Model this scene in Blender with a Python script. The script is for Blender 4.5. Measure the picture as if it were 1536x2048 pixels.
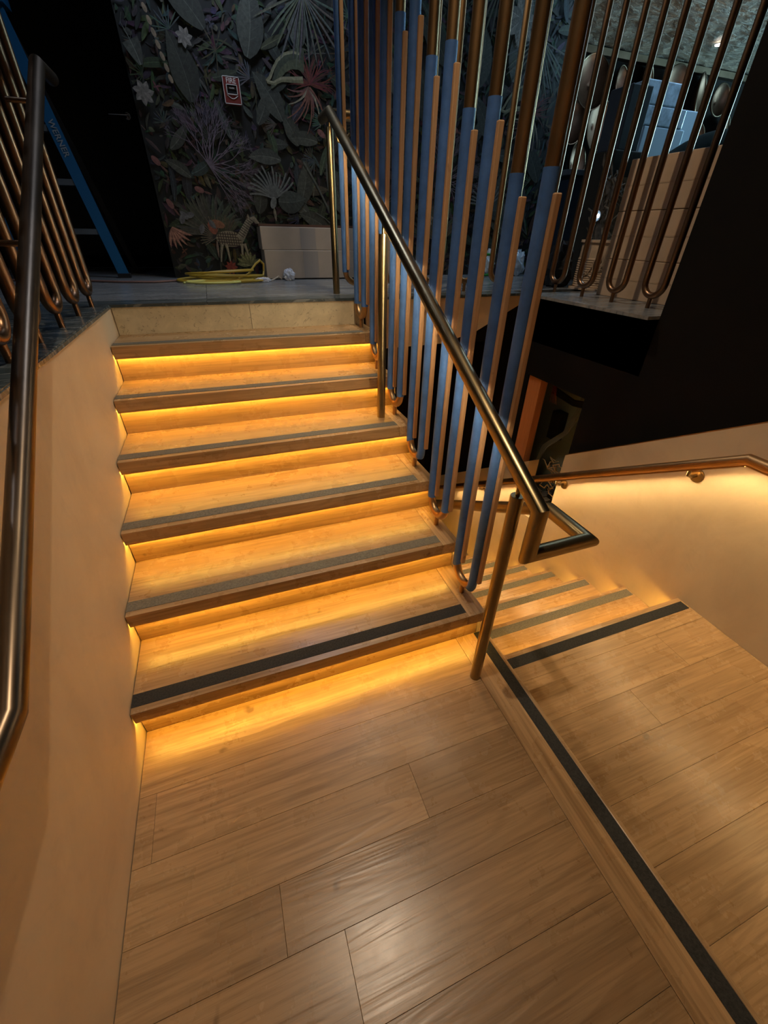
import bpy, math, random
from mathutils import Vector, Matrix
R_ = math.radians
for o in list(bpy.data.objects): bpy.data.objects.remove(o, do_unlink=True)
sc = bpy.context.scene
# ---------------------------------------------------------------- camera
cd = bpy.data.cameras.new('camera'); cam = bpy.data.objects.new('camera', cd); sc.collection.objects.link(cam)
cam.matrix_world = Matrix(((0.93927637, 0.18021217, -0.29203334, 0.51201185),
                           (-0.34277769, 0.5329555, -0.77360318, -0.9956828),
                           (0.01622807, 0.8267297, 0.56236522, 1.4790744), (0, 0, 0, 1)))
cd.sensor_fit = 'HORIZONTAL'; cd.sensor_width = 36; cd.lens = 816 / 1536 * 36; cd.clip_start = .02
sc.camera = cam
# ---------------------------------------------------------------- world, exposure
w = bpy.data.worlds.new('world'); sc.world = w; w.use_nodes = True
w.node_tree.nodes['Background'].inputs[0].default_value = (.55, .6, .7, 1)
w.node_tree.nodes['Background'].inputs[1].default_value = .012
sc.view_settings.view_transform = 'Standard'; sc.view_settings.look = 'None'
sc.view_settings.gamma = 1; sc.view_settings.use_curve_mapping = False
sc.view_settings.exposure = 0.0
# ---------------------------------------------------------------- lamps of the place and added fill lights
def spot(name, loc, target, energy, col, size=60, blend=.5, rad=.03):
    l = bpy.data.lights.new(name, 'SPOT'); l.energy = energy; l.color = col; l.spot_size = R_(size); l.spot_blend = blend
    l.shadow_soft_size = rad; o = bpy.data.objects.new(name, l); sc.collection.objects.link(o); o.location = loc
    o.rotation_euler = (Vector(target) - Vector(loc)).to_track_quat('-Z', 'Y').to_euler(); return o
def area(name, loc, target, energy, col, sx, sy):
    l = bpy.data.lights.new(name, 'AREA'); l.energy = energy; l.color = col; l.shape = 'RECTANGLE'; l.size = sx; l.size_y = sy
    o = bpy.data.objects.new(name, l); sc.collection.objects.link(o); o.location = loc
    o.rotation_euler = (Vector(target) - Vector(loc)).to_track_quat('-Z', 'Y').to_euler(); return o
spot('downlight_landing', (.84, -.22, 3.66), (.9, -.3, 0), 118, (1, .80, .58), 96, .9, .028)
spot('downlight_stair', (1.34, 1.45, 3.66), (1.8, 1.3, 0), 85, (1, .82, .58), 116, .9, .035)
area('bar_blue_fill', (4.6, 2.6, 3.55), (4.4, 2.6, 1), 26, (.45, .72, 1), 1.2, .5)  # unseen area lamp added to carry the bar's blue light
area('bar_blue_fill_far', (6.8, 4.0, 3.55), (6.8, 4.4, 1), 20, (.6, .75, 1), 1.5, .5)  # second unseen lamp added farther back for the bar light
area('bar_ceiling_fill', (6.2, 3.9, 2.2), (6.2, 3.8, 4), 16, (1, .84, .62), 1.6, .3)  # lamp added low in the bar to brighten its metal leaf ceiling
area('hall_area', (1.0, 2.55, 3.6), (1.0, 2.85, 1.2), 12.5, (.66, .78, 1), .6, .3)  # unseen cool area light; its strength sets how bright the mural is
spot('hall_spot', (-.9, 1.2, 3.6), (-.4, 1.4, 1.2), 14, (.7, .8, 1), 100, .9, .04)  # unseen cool spot above the left ledge
LED = 72.0; LED_LOW = 75.0; LED_RAIL = 120.0; LED_MID = 85.0
AMBER = (1, .585, .085); AMBER2 = (1, .62, .22)
# ================================================================= geometry helpers
C = sc.collection
class MB:
    def __init__(s): s.v = []; s.f = []; s.mi = []; s.col = []
    def add(s, vs, fs, mi=0, col=None):
        n = len(s.v); s.v += [tuple(q) for q in vs]; s.f += [tuple(i + n for i in f) for f in fs]; s.mi += [mi] * len(fs)
        s.col += [col] * len(fs); return s
    def box(s, x0, x1, y0, y1, z0, z1, mi=0, col=None):
        return s.add([(x, y, z) for z in (z0, z1) for y in (y0, y1) for x in (x0, x1)],
              [(0, 2, 3, 1), (4, 5, 7, 6), (0, 1, 5, 4), (2, 6, 7, 3), (0, 4, 6, 2), (1, 3, 7, 5)], mi, col)
    def hexa(s, p, mi=0): return s.add(p, [(0, 3, 2, 1), (4, 5, 6, 7), (0, 1, 5, 4), (1, 2, 6, 5), (2, 3, 7, 6), (3, 0, 4, 7)], mi)
    def prism(s, pts, fn, a, b, mi=0):
        n = len(pts); s.add([fn(q, a) for q in pts] + [fn(q, b) for q in pts],
            [tuple(range(n))[::-1], tuple(range(n, 2 * n))] + [(i, (i + 1) % n, n + (i + 1) % n, n + i) for i in range(n)], mi); return s
    def tube(s, pts, r, n=20, cap=True, mi=0, sx=1.0):
        P = [Vector(q) for q in pts]; T = []
        for i in range(len(P)):
            a = (P[i] - P[i - 1]).normalized() if i else None; b = (P[i + 1] - P[i]).normalized() if i < len(P) - 1 else None
            T.append((a, b))
        t0 = T[0][1]; up = Vector((0, 0, 1)) if abs(t0.z) < .9 else Vector((0, 1, 0))
        u = t0.cross(up).normalized(); rings = []
        for i, (a, b) in enumerate(T):
            if a is None: d = b; m = b
            elif b is None: d = a; m = a
            else: d = a; m = (a + b).normalized()
            if i and T[i - 1][0] is not None:
                q = T[i - 1][0].rotation_difference(a); u = (q @ u)
            if i and a is not None:
                pass
            u = (u - d * u.dot(d)).normalized(); v = d.cross(u)
            ring = []
            for k in range(n):
                t = 2 * math.pi * k / n; o = u * math.cos(t) * r * sx + v * math.sin(t) * r
                # project along d onto plane through P with normal m
                den = d.dot(m); off = -o.dot(m) / den if abs(den) > 1e-6 else 0
                ring.append(P[i] + o + d * off)
            rings.append(ring)
        vs = [q for rg in rings for q in rg]; fs = []
        for i in range(len(rings) - 1):
            for k in range(n): fs.append((i * n + k, i * n + (k + 1) % n, (i + 1) * n + (k + 1) % n, (i + 1) * n + k))
        if cap: fs += [tuple(range(n))[::-1], tuple(range((len(rings) - 1) * n, len(rings) * n))]
        return s.add(vs, fs, mi)
    def lathe(s, prof, c=(0, 0, 0), n=24, mi=0, M=None):
        vs = []; c = Vector(c)
        for (r, z) in prof:
            for k in range(n):
                t = 2 * math.pi * k / n; q = Vector((r * math.cos(t), r * math.sin(t), z)); vs.append(c + (M @ q if M else q))
        fs = [(i * n + k, i * n + (k + 1) % n, (i + 1) * n + (k + 1) % n, (i + 1) * n + k) for i in range(len(prof) - 1) for k in range(n)]
        if prof[0][0] > 1e-4: fs.append(tuple(range(n))[::-1])
        if prof[-1][0] > 1e-4: fs.append(tuple(range((len(prof) - 1) * n, len(prof) * n)))
        return s.add(vs, fs, mi)
    def build(s, name, mats, parent=None, loc=None, bevel=0, smooth=False, center=False):
        me = bpy.data.meshes.new(name); vs = s.v
        if center:
            c = [sum(q[i] for q in vs) / len(vs) for i in range(3)]; loc = c
        if loc is not None: vs = [(q[0] - loc[0], q[1] - loc[1], q[2] - loc[2]) for q in vs]
        me.from_pydata(vs, [], s.f)
        if not isinstance(mats, (list, tuple)): mats = [mats]
        for m in mats: me.materials.append(m)
        me.polygons.foreach_set('material_index', s.mi)
        if any(c is not None for c in s.col):
            at = me.color_attributes.new('print', 'FLOAT_COLOR', 'CORNER')
            for p_, c in zip(me.polygons, s.col):
                for li in p_.loop_indices: at.data[li].color = (*c, 1)
        me.update()
        if smooth:
            me.polygons.foreach_set('use_smooth', [True] * len(me.polygons)); me.set_sharp_from_angle(angle=R_(38))
        o = bpy.data.objects.new(name, me); C.objects.link(o)
        if loc is not None: o.location = loc
        if parent:
            o.parent = parent; o.matrix_parent_inverse = parent_inv(parent)
        if bevel:
            b = o.modifiers.new('bevel', 'BEVEL'); b.width = bevel; b.segments = 2; b.limit_method = 'ANGLE'
        return o
def world_of(o):
    m = Matrix.Translation(o.location) if o.rotation_euler[:] == (0, 0, 0) else Matrix.LocRotScale(o.location, o.rotation_euler, o.scale)
    return (world_of(o.parent) @ o.matrix_parent_inverse @ m) if o.parent else m
def parent_inv(o): return world_of(o).inverted()
def tag(o, label=None, cat=None, group=None, kind=None):
    if label: o['label'] = label
    if cat: o['category'] = cat
    if group: o['group'] = group
    if kind: o['kind'] = kind
    return o
def thing(name, loc, label, cat, group=None):
    o = bpy.data.objects.new(name, None); C.objects.link(o); o.location = loc; o.empty_display_size = .05
    return tag(o, label, cat, group)
def root_struct(name, loc=(0, 0, 0)):
    o = bpy.data.objects.new(name, None); C.objects.link(o); o.location = loc; return tag(o, kind='structure')
# ================================================================= materials
def nt(name):
    m = bpy.data.materials.new(name); m.use_nodes = True; t = m.node_tree; return m, t, t.nodes['Principled BSDF']
def lk(t, a, b): t.links.new(a, b)
def ramp(t, fac, stops):
    r = t.nodes.new('ShaderNodeValToRGB'); e = r.color_ramp.elements
    while len(e) < len(stops): e.new(.5)
    for k, (p_, c) in enumerate(stops): e[k].position = p_; e[k].color = (*c, 1)
    lk(t, fac, r.inputs[0]); return r.outputs[0]
def noise(t, vec, scale, detail=4, rough=.5, dist=0):
    n = t.nodes.new('ShaderNodeTexNoise'); n.inputs['Scale'].default_value = scale; n.inputs['Detail'].default_value = detail
    n.inputs['Roughness'].default_value = rough; n.inputs['Distortion'].default_value = dist
    if vec is not None: lk(t, vec, n.inputs['Vector'])
    return n.outputs['Fac']
def coords(t, scale=(1, 1, 1), rnd=True):
    tc = t.nodes.new('ShaderNodeTexCoord'); oi = t.nodes.new('ShaderNodeObjectInfo'); mp = t.nodes.new('ShaderNodeMapping')
    mp.inputs['Scale'].default_value = scale; v = tc.outputs['Object']
    if rnd:
        mu = t.nodes.new('ShaderNodeVectorMath'); mu.operation = 'MULTIPLY_ADD'; cb = t.nodes.new('ShaderNodeCombineXYZ')
        m1 = t.nodes.new('ShaderNodeMath'); m1.operation = 'MULTIPLY'; m1.inputs[1].default_value = 37.0; lk(t, oi.outputs['Random'], m1.inputs[0])
        for k in range(3): lk(t, m1.outputs[0], cb.inputs[k])
        mu.inputs[1].default_value = (1, 1, 1); lk(t, v, mu.inputs[0]); lk(t, cb.outputs[0], mu.inputs[2]); v = mu.outputs[0]
    lk(t, v, mp.inputs['Vector']); return mp.outputs[0], oi.outputs['Random']
def mix(t, a, b, fac, mode='MIX'):
    m = t.nodes.new('ShaderNodeMix'); m.data_type = 'RGBA'; m.blend_type = mode
    for i, x in ((0, fac), (6, a), (7, b)):
        if hasattr(x, 'is_output'): lk(t, x, m.inputs[i])
        elif i == 0: m.inputs[0].default_value = x
        else: m.inputs[i].default_value = (*x, 1)
    return m.outputs[2]
def bump(t, bs, h, strength, dist=.002):
    b = t.nodes.new('ShaderNodeBump'); b.inputs['Strength'].default_value = strength; b.inputs['Distance'].default_value = dist
    lk(t, h, b.inputs['Height']); lk(t, b.outputs[0], bs.inputs['Normal'])
def wood(name, axis, light, dark, tint=.12, rough=.265, k=1.0, bands=1.0):
    m, t, b = nt(name)
    sc1 = [11 * k] * 3; sc1[axis] = 1.0 * k; sc2 = [95 * k] * 3; sc2[axis] = 3.0 * k
    v1, rnd = coords(t, sc1); v2, _ = coords(t, sc2)
    n0 = noise(t, v1, 1.0, 3, .5, 1.2)
    # cathedral growth rings: sine of the stretched noise
    mm = t.nodes.new('ShaderNodeMath'); mm.operation = 'MULTIPLY'; mm.inputs[1].default_value = 34 * bands; lk(t, n0, mm.inputs[0])
    sn = t.nodes.new('ShaderNodeMath'); sn.operation = 'SINE'; lk(t, mm.outputs[0], sn.inputs[0])
    mr = t.nodes.new('ShaderNodeMapRange'); mr.inputs[1].default_value = -1; lk(t, sn.outputs[0], mr.inputs[0])
    n2 = noise(t, v2, 1.0, 5, .65, .2)
    md = tuple((a + c) / 2 for a, c in zip(light, dark))
    c1 = ramp(t, n0, [(.25, dark), (.5, md), (.75, light)])
    c2 = ramp(t, n2, [(.33, dark), (.55, light)])
    c = mix(t, c1, c2, .5)
    c = mix(t, c, dark, ramp_f(t, mr.outputs[0], .55, 1.0, .30))
    # per-board tone
    tone = ramp(t, rnd, [(0, tuple(1 - tint * q for q in (1, 1.1, 1.3))), (1, (1 + tint, 1 + tint, 1 + tint * .8))])
    c = mix(t, c, tone, 1.0, 'MULTIPLY')
    vk, _ = coords(t, (1, 1, 1)); kn = noise(t, vk, 14, 2, .4)
    c = mix(t, c, tuple(q * .35 for q in dark), ramp_f(t, kn, .74, .80, .6))
    lk(t, c, b.inputs['Base Color'])
    wr = noise(t, vk, 5, 5, .7); rr = t.nodes.new('ShaderNodeMapRange'); rr.inputs[3].default_value = rough - .07; rr.inputs[4].default_value = rough + .10
    lk(t, wr, rr.inputs[0]); lk(t, rr.outputs[0], b.inputs['Roughness'])
    b.inputs['Specular IOR Level'].default_value = .5
    ad = t.nodes.new('ShaderNodeMath'); ad.operation = 'ADD'; lk(t, n2, ad.inputs[0]); lk(t, mr.outputs[0], ad.inputs[1])
    bump(t, b, ad.outputs[0], .18, .001); return m
def ramp_f(t, fac, a, b_, mx):
    mr = t.nodes.new('ShaderNodeMapRange'); mr.inputs[1].default_value = a; mr.inputs[2].default_value = b_; mr.inputs[4].default_value = mx
    lk(t, fac, mr.inputs[0]); return mr.outputs[0]
OL = (.50, .315, .155); OD = (.235, .135, .060)
oakX = wood('oak_along_x', 0, OL, OD); oakY = wood('oak_along_y', 1, OL, OD)
pine = wood('pine_batten', 2, (.60, .37, .20), (.44, .25, .12), .12, .6, 1.4, .6)
osb = wood('orange_plywood', 2, (.62, .24, .08), (.36, .12, .04), .05, .75, 2.0, .4)
def plain(name, col, rough=.5, metal=0, ns=0, namp=.15, scale=(1, 1, 1), bmp=0, bscale=None, spec=None):
    m, t, b = nt(name); b.inputs['Roughness'].default_value = rough; b.inputs['Metallic'].default_value = metal
    if spec is not None: b.inputs['Specular IOR Level'].default_value = spec
    if ns:
        v, _ = coords(t, scale); n = noise(t, v, ns, 5, .6)
        lo = tuple(q * (1 - namp) for q in col); hi = tuple(min(1, q * (1 + namp)) for q in col)
        lk(t, ramp(t, n, [(.3, lo), (.7, hi)]), b.inputs['Base Color'])
        if bmp:
            n3 = noise(t, v, bscale or ns * 4, 3, .6); bump(t, b, n3, bmp, .002)
    else: b.inputs['Base Color'].default_value = (*col, 1)
    return m
def emis(name, col, s):
    m, t, b = nt(name); b.inputs['Base Color'].default_value = (0, 0, 0, 1); b.inputs['Emission Color'].default_value = (*col, 1)
    b.inputs['Emission Strength'].default_value = s; b.inputs['Specular IOR Level'].default_value = 0; return m
def plaster_mat():
    m, t, b = nt('polished_plaster'); v, _ = coords(t, (1, 1, 1), False)
    n1 = noise(t, v, 1.6, 6, .62, .8); n2 = noise(t, v, 7, 6, .7, 1.2)
    c = ramp(t, n1, [(.3, (.52, .40, .27)), (.55, (.62, .49, .33)), (.75, (.68, .55, .38))])
    c = mix(t, c, (.36, .27, .18), ramp_f(t, n2, .55, .75, .22)); lk(t, c, b.inputs['Base Color'])
    b.inputs['Roughness'].default_value = .55; bump(t, b, n2, .12, .003); return m
plaster = plaster_mat()
def metal_mat(name, col, rough, axis=2, dirt=.25):
    m, t, b = nt(name); b.inputs['Metallic'].default_value = 1
    s = [70] * 3; s[axis] = 2; v, _ = coords(t, s, False); n = noise(t, v, 3, 4, .6)
    v2, _ = coords(t, (1, 1, 1), False); n2 = noise(t, v2, 9, 4, .6)
    c = ramp(t, n2, [(.3, tuple(q * (1 - dirt) for q in col)), (.7, col)]); lk(t, c, b.inputs['Base Color'])
    r = t.nodes.new('ShaderNodeMapRange'); r.inputs[3].default_value = rough - .05; r.inputs[4].default_value = rough + .1
    v3, _ = coords(t, (1, 1, 1), False); lk(t, noise(t, v3, 6, 2, .4), r.inputs[0]); lk(t, r.outputs[0], b.inputs['Roughness']); return m
brass = metal_mat('aged_brass', (.36, .27, .14), .30)
bronze = metal_mat('brown_bronze', (.50, .30, .14), .38)
bronze2 = metal_mat('dull_brown_bronze', (.27, .155, .088), .30, 2, .1)
brz_dk = metal_mat('dark_bronze', (.15, .11, .075), .30)
chrome = metal_mat('chrome', (.7, .7, .72), .12)
black = plain('black_paint', (.0036, .0026, .0020), .9, ns=3, namp=.3, spec=.2)
dark_rec = plain('dark_recess', (.004, .004, .004), .9)
tape = plain('blue_masking_tape', (.065, .17, .46), .5, ns=14, namp=.22, bmp=.35, bscale=40)
gritb = plain('black_grip_strip', (.018, .018, .017), .8, ns=160, namp=.7, bmp=.6, bscale=300)
gritg = plain('grey_grip_strip', (.15, .135, .10), .8, ns=160, namp=.35, bmp=.6, bscale=300)
def stone_mat(name, a, b_, vein, s=6, vfac=.5, rough=.35, stretch=(1, 1, 1), va=.52, vb=.60):
    m, t, b = nt(name); v, _ = coords(t, stretch); n1 = noise(t, v, s, 6, .6, .6); n2 = noise(t, v, s * 2.3, 4, .6, 2.0)
    c = ramp(t, n1, [(.3, a), (.7, b_)]); c = mix(t, c, vein, ramp_f(t, n2, va, vb, vfac)); lk(t, c, b.inputs['Base Color'])
    b.inputs['Roughness'].default_value = rough; return m
limestone = stone_mat('cream_limestone', (.62, .53, .36), (.80, .69, .48), (.24, .16, .08), 14, .6, .45, (1, 1, 1), .60, .68)
marble = stone_mat('grey_marble', (.16, .17, .18), (.26, .27, .28), (.10, .11, .12), 3, .5, .25, (1, 3, 1))
marble_d = stone_mat('dark_green_marble', (.035, .05, .055), (.09, .11, .12), (.26, .27, .27), 3, .6, .25, (1, 4, 1))
carton = plain('brown_cardboard', (.52, .36, .24), .8, ns=5, namp=.1, bmp=.1)
cartonw = plain('pale_cardboard', (.46, .40, .34), .8, ns=4, namp=.1, bmp=.1)
cartape = plain('brown_parcel_tape', (.45, .31, .20), .7)
redp = plain('red_enamel', (.20, .035, .03), .35); whitep = plain('white_enamel', (.72, .70, .66), .45)
greyp = plain('grey_metal_paint', (.09, .11, .13), .5, ns=5, namp=.2)
bluep = plain('blue_fibreglass', (.01, .10, .24), .4)
yel = plain('yellow_cable', (.42, .29, .03), .45); yel2 = plain('pale_yellow_cable', (.62, .62, .18), .45)
tissue = plain('white_tissue', (.70, .73, .82), .9, ns=30, namp=.1, bmp=.5)
fabric_k = plain('black_fabric', (.010, .010, .011), .9, ns=20, namp=.4)
green_k = plain('dark_green_cloth', (.006, .010, .008), .95, ns=8, namp=.4, spec=.05)
twine = plain('beige_twine', (.50, .35, .23), .85, ns=10, namp=.2)
blue_lit_white = plain('white_board_blue_tint', (.42, .52, .62), .55)  # white surfaces with the blue bar light put into the base colour
wrap = plain('wrapped_white_blue_tint', (.50, .60, .70), .18, ns=18, namp=.35, bmp=1.0, bscale=26)  # white goods and clear film, tinted with the blue light as well
hose = plain('green_hose', (.02, .25, .04), .4)
# ================================================================= dimensions
r, g, t_, o_, W = .17, .2767, .0497, .0362, 1.3437
Y7, Z7 = 1.627, 1.1643
XA, XS1, XS2, XB = 1.3924, 1.3284, 1.377, 1.2408
XR, YB, ZB, gL, rL = 2.542, -.092, -.10, .281, .174
XK = 2.585; CEIL = 3.9
# ================================================================= floor of the landing (planks)
rnd = random.Random(7)
fl = root_struct('floor')
tag(MB().box(0, XA - .02, -2.6, 0, -.24, -.016).build('subfloor', dark_rec, fl), kind='structure')
seams = [0.0, -.222, -.409, -.575, -.7215, -.9, -1.08, -1.26, -1.44, -1.62, -1.8, -1.98, -2.16, -2.34, -2.6]
joints = {1: [.052], 2: [.84], 3: [.385], 4: [.53], 7: [.8], 9: [.4]}
for i in range(len(seams) - 1):
    xs = [0.002] + joints.get(i, []) + [XB - .001]
    for a, b in zip(xs, xs[1:]):
        e = .00035
        MB().box(a + e, b - e, seams[i + 1] + e, seams[i] - e, -.016, 0).build('plank', oakX, fl, bevel=.0005, center=True)
MB().box(XB, XS1 - .0, -2.6, -.0, -.02, 0.0).build('border_board', oakY, fl, bevel=.001, center=True)
MB().box(XS1, XS2, -2.6, 0.0, -.02, -.001).build('board_under_strip', oakY, fl, center=True)
MB().box(XS2, XA, -2.6, 0.0, -.05, 0.0).build('nosing', oakY, fl, bevel=.003, center=True)
tag(MB().box(XS1 + .0015, XS2 - .0015, -2.6, -.003, -.001, .0012).build('landing_grip_strip', gritb), 'long black gritty anti-slip strip running along the landing edge', 'grip strip')
MB().box(XA - .045, XA - .02, -2.6, 0, ZB, -.05).build('riser', oakY, fl, center=True)
# lower landing
fb = root_struct('floor')
tag(MB().box(W - .02, XR + .03, -2.6, YB - .05, ZB - .3, ZB - .016).build('subfloor', dark_rec, fb), kind='structure')
sb = [YB + .075, -.235, -.416, -.575, -.7225, -.894, -1.07, -1.25, -1.43, -1.61, -1.79, -1.97, -2.15, -2.35, -2.6]
jb = {1: [2.215], 2: [1.86], 5: [2.3], 8: [1.9]}
for i in range(len(sb) - 1):
    xs = [XA - .04] + jb.get(i, []) + [XR - .001]
    for a, b in zip(xs, xs[1:]):
        e = .00035; hi = YB if i == 0 else sb[i] - e
        if i == 0: hi = YB - .0
        MB().box(a + e, b - e, sb[i + 1] + e, hi, ZB - .016, ZB).build('plank', oakX, fb, bevel=.0005, center=True)
# ================================================================= upper flight
st = thing('staircase', (0, 0, 0), 'upper flight of oak steps with glowing amber light under each nosing', 'staircase')
led_m = emis('amber_led', AMBER, LED); led_l = emis('amber_led_lower', AMBER, LED_LOW)
for i in range(1, 7):
    y0 = (i - 1) * g - o_; y1 = i * g if i < 6 else Y7; z = i * r; XN = 1.262
    trd = MB().box(.003, XN, y0, y1 + .012, z - t_, z).build('tread', oakX, st, bevel=.002, center=True)
    MB().box(XN + .0008, W, y0, y1 + .012, z - t_, z).build('end_board', oakY, st, bevel=.002, center=True)
    MB().box(.004, W - .004, (i - 1) * g, (i - 1) * g + .018, (i - 1) * r + (.0 if i == 1 else 0), z - t_).build('riser', oakX, st, bevel=.0006, center=True)
    MB().box(.003, W - .012, (i - 1) * g - .024, (i - 1) * g - .018, z - t_ - .003, z - t_ - .0004).build('led_strip', led_m, trd, center=True)
    MB().box(.003, W - .004, (i - 1) * g - .0325, (i - 1) * g - .0305, z - t_ - .0085, z - t_ + .0005).build('light_cutoff_lip', oakX, trd, center=True)  # unseen lip added to cut off the strip's forward light
    y = y0 + (.024 if i < 3 else .026)
    MB().box(.003, 1.262, y, y + .05, z, z + .0014).build('grip_strip', gritb if i == 1 else gritg, trd, center=True)
MB().box(.003, W, .02, Y7, -.3, r - t_).build('carcass', dark_rec, st)
for i in range(2, 7): MB().box(.003, W - .001, (i - 1) * g + .02, Y7, (i - 1) * r - t_, i * r - t_).build('carcass', dark_rec, st)
# plaster string wall closing the open side of the flight
pts = [(-.0, -2.2), (-.0, 0 * r + .12)]
for i in range(1, 7):
    pts += [((i - 1) * g + .003, i * r - t_ + .0), (i * g + .003 if i < 6 else Y7, i * r - t_)]
pts += [(Y7, -2.2)]
MB().prism(pts, lambda q, x: (x, q[0], q[1]), W + .0005, W + .016).build('string_wall', plaster, tag(root_struct('wall_stringer')))
# stone riser tiles at the top
sr = thing('stone_riser', (0, Y7, 1.02), 'pale fossil limestone riser above the top oak step', 'stone riser')
for a, b in ((.003, .676), (.678, 1.283), (1.285, W)):
    MB().box(a, b, Y7, Y7 + .02, 6 * r, Z7 - .012).build('stone_tile', limestone, sr, bevel=.0005, center=True)
# ================================================================= upper floor
fu = root_struct('floor')
tag(MB().box(-2.4, XK, Y7 + .02, 4.4, Z7 - .30, Z7 - .016).build('slab', black, fu), kind='structure')
tag(MB().box(-2.4, -.03, -2.6, Y7 + .02, Z7 - .3, Z7 - .016).build('slab', black, fu), kind='structure')
tag(MB().box(XK, 10.2, .632, 6.0, Z7 - .30, Z7 - .016).build('slab', black, fu), kind='structure')
def tiles(x0, x1, y0, y1, nx, ny, m, offs=0):
    for j in range(ny):
        for i in range(nx):
            a = x0 + (x1 - x0) * i / nx; b = x0 + (x1 - x0) * (i + 1) / nx; c = y0 + (y1 - y0) * j / ny; d = y0 + (y1 - y0) * (j + 1) / ny
            MB().box(a + .001, b - .001, c + .001, d - .001, Z7 - .016, Z7).build('stone_tile', m, fu, center=True)
MB().box(-.6, .461, Y7 - .006, Y7 + .14, Z7 - .014, Z7).build('edge_slab', marble_d, fu, center=True)
MB().box(.463, 1.44, Y7 - .006, Y7 + .14, Z7 - .014, Z7).build('edge_slab', marble_d, fu, center=True)
MB().box(1.442, 2.50, Y7 - .006, Y7 + .14, Z7 - .014, Z7).build('edge_slab', marble_d, fu, center=True)
for a, b in ((-1.6, -.52), (-.52, .463), (.463, 1.5), (1.5, 2.5), (2.5, 3.6)):
    for c, d in ((Y7 + .142, 2.42), (2.42, 3.2), (3.2, 4.35)):
        MB().box(a + .0012, b - .0012, c + .0012, d - .0012, Z7 - .016, Z7).build('stone_tile', marble, fu, center=True)
y = 1.0
for k in range(8):
    MB().box(-1.0, -.0, Y7 - .01 - .55 * (k + 1) + .002, Y7 - .01 - .55 * k, Z7 - .016, Z7).build('stone_tile', marble_d, fu, center=True)
for k in range(5):
    MB().box(2.505, 3.6, .632 + .2 * k * 1.0, .632 + .2 * (k + 1) - .002, Z7 - .016, Z7).build('stone_tile', marble, fu, center=True)
for i in range(6):
    for j in range(5):
        MB().box(3.602 + i * 1.05, 3.6 + (i + 1) * 1.05, .632 + j * 1.02 + .002, .632 + (j + 1) * 1.02, Z7 - .016, Z7).build('stone_tile', marble, fu, center=True)
# fascia below the upper floor with the sloping cut
fa = [(W + .016, .862), (1.90, .872), (2.15, .935), (XK, 1.148), (W + .016, 1.148)]
MB().prism(fa, lambda q, y: (q[0], y, q[1]), Y7 + .001, Y7 + .02).build('fascia_panel', plaster, tag(root_struct('wall_fascia')))
# ================================================================= walls
wl = root_struct('wall_left')
tag(MB().box(-.14, 0, -2.6, Y7 + .02, -.2, Z7 - .0165).build('plaster_face', plaster, wl), kind='structure')
MB().box(-.03, .004, -2.6, Y7 - .006, Z7 - .016, Z7 - .004).build('ledge_edge', marble_d, wl)
# right wall : black upper part with opening, plaster wainscot proud of it
wr = root_struct('wall_right')
MB().box(XK, XK + .25, -2.6, .632, -.3, CEIL).build('black_face', black, wr)
MB().box(XK, XK + .05, .632, 3.2, .64, Z7 - .016).build('black_face', black, wr)
MB().box(XK, XK + .05, .632, .945, -2.2, .64).build('black_face', black, wr)
MB().box(XK, XK + .05, 1.52, 3.2, -2.2, .64).build('black_face', black, wr)
slope = -.621
zt = lambda y: .262 + (y - .927) * slope
wp = [(-2.6, -.4), (.10, -.6), (.927, -2.1), (.927, zt(.927)), (-.10, zt(-.10)), (-.75, 1.29), (-2.6, 1.29)]
MB().prism(wp, lambda q, x: (x, q[0], q[1]), XR, XK + .001).build('plaster_wainscot', plaster, wr)
wp2 = [(.9275, -2.1), (3.2, -2.1), (3.2, zt(3.2)), (1.25, zt(1.25)), (1.25, -.40), (1.18, -.385), (1.10, -.37), (1.02, -.34), (.9275, -.33)]
MB().prism(wp2, lambda q, x: (x, q[0], q[1]), XR, XK + .05).build('plaster_wainscot', plaster, wr)
MB().prism([(-.10, zt(-.10)), (.927, zt(.927)), (.927, zt(.927) + .006), (-.10, zt(-.10) + .006)], lambda q, x: (x, q[0], q[1]), XR, XK).build('cap_strip', bronze, wr)
# black end walls of the lower well
wn = root_struct('wall_well')
MB().box(W - .3, XK + .4, 3.1, 3.15, -2.3, Z7 - .3).build('black_face', black, wn)
MB().box(W + .0, XK + .05, 2.25, 3.15, -2.35, -1.9).build('black_face', oakX, wn)
# cavity behind the opening
MB().box(2.98, 3.0, .6, 1.8, -2.0, .9).build('cavity_board', plain('grey_green_board', (.30, .34, .28), .7), wn)
MB().box(2.64, 3.0, .6, .63, -2.0, .9).build('cavity_side', dark_rec, wn); MB().box(2.64, 3.0, 1.8, 1.83, -2.0, .9).build('cavity_side', dark_rec, wn)
MB().box(2.64, 3.0, .6, 1.8, -.52, -.475).build('cavity_floor', dark_rec, wn)
ob = MB().box(2.60, 2.66, 1.385, 1.525, -.35, .66).build('plywood_stud', osb, center=True)
tag(ob, 'orange plywood stud standing in the dark wall opening', 'stud')
MB().box(-2.4, -2.3, -2.6, 4.5, .9, CEIL).build('wall_outer_left', black); tag(bpy.data.objects['wall_outer_left'], kind='structure')
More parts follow.
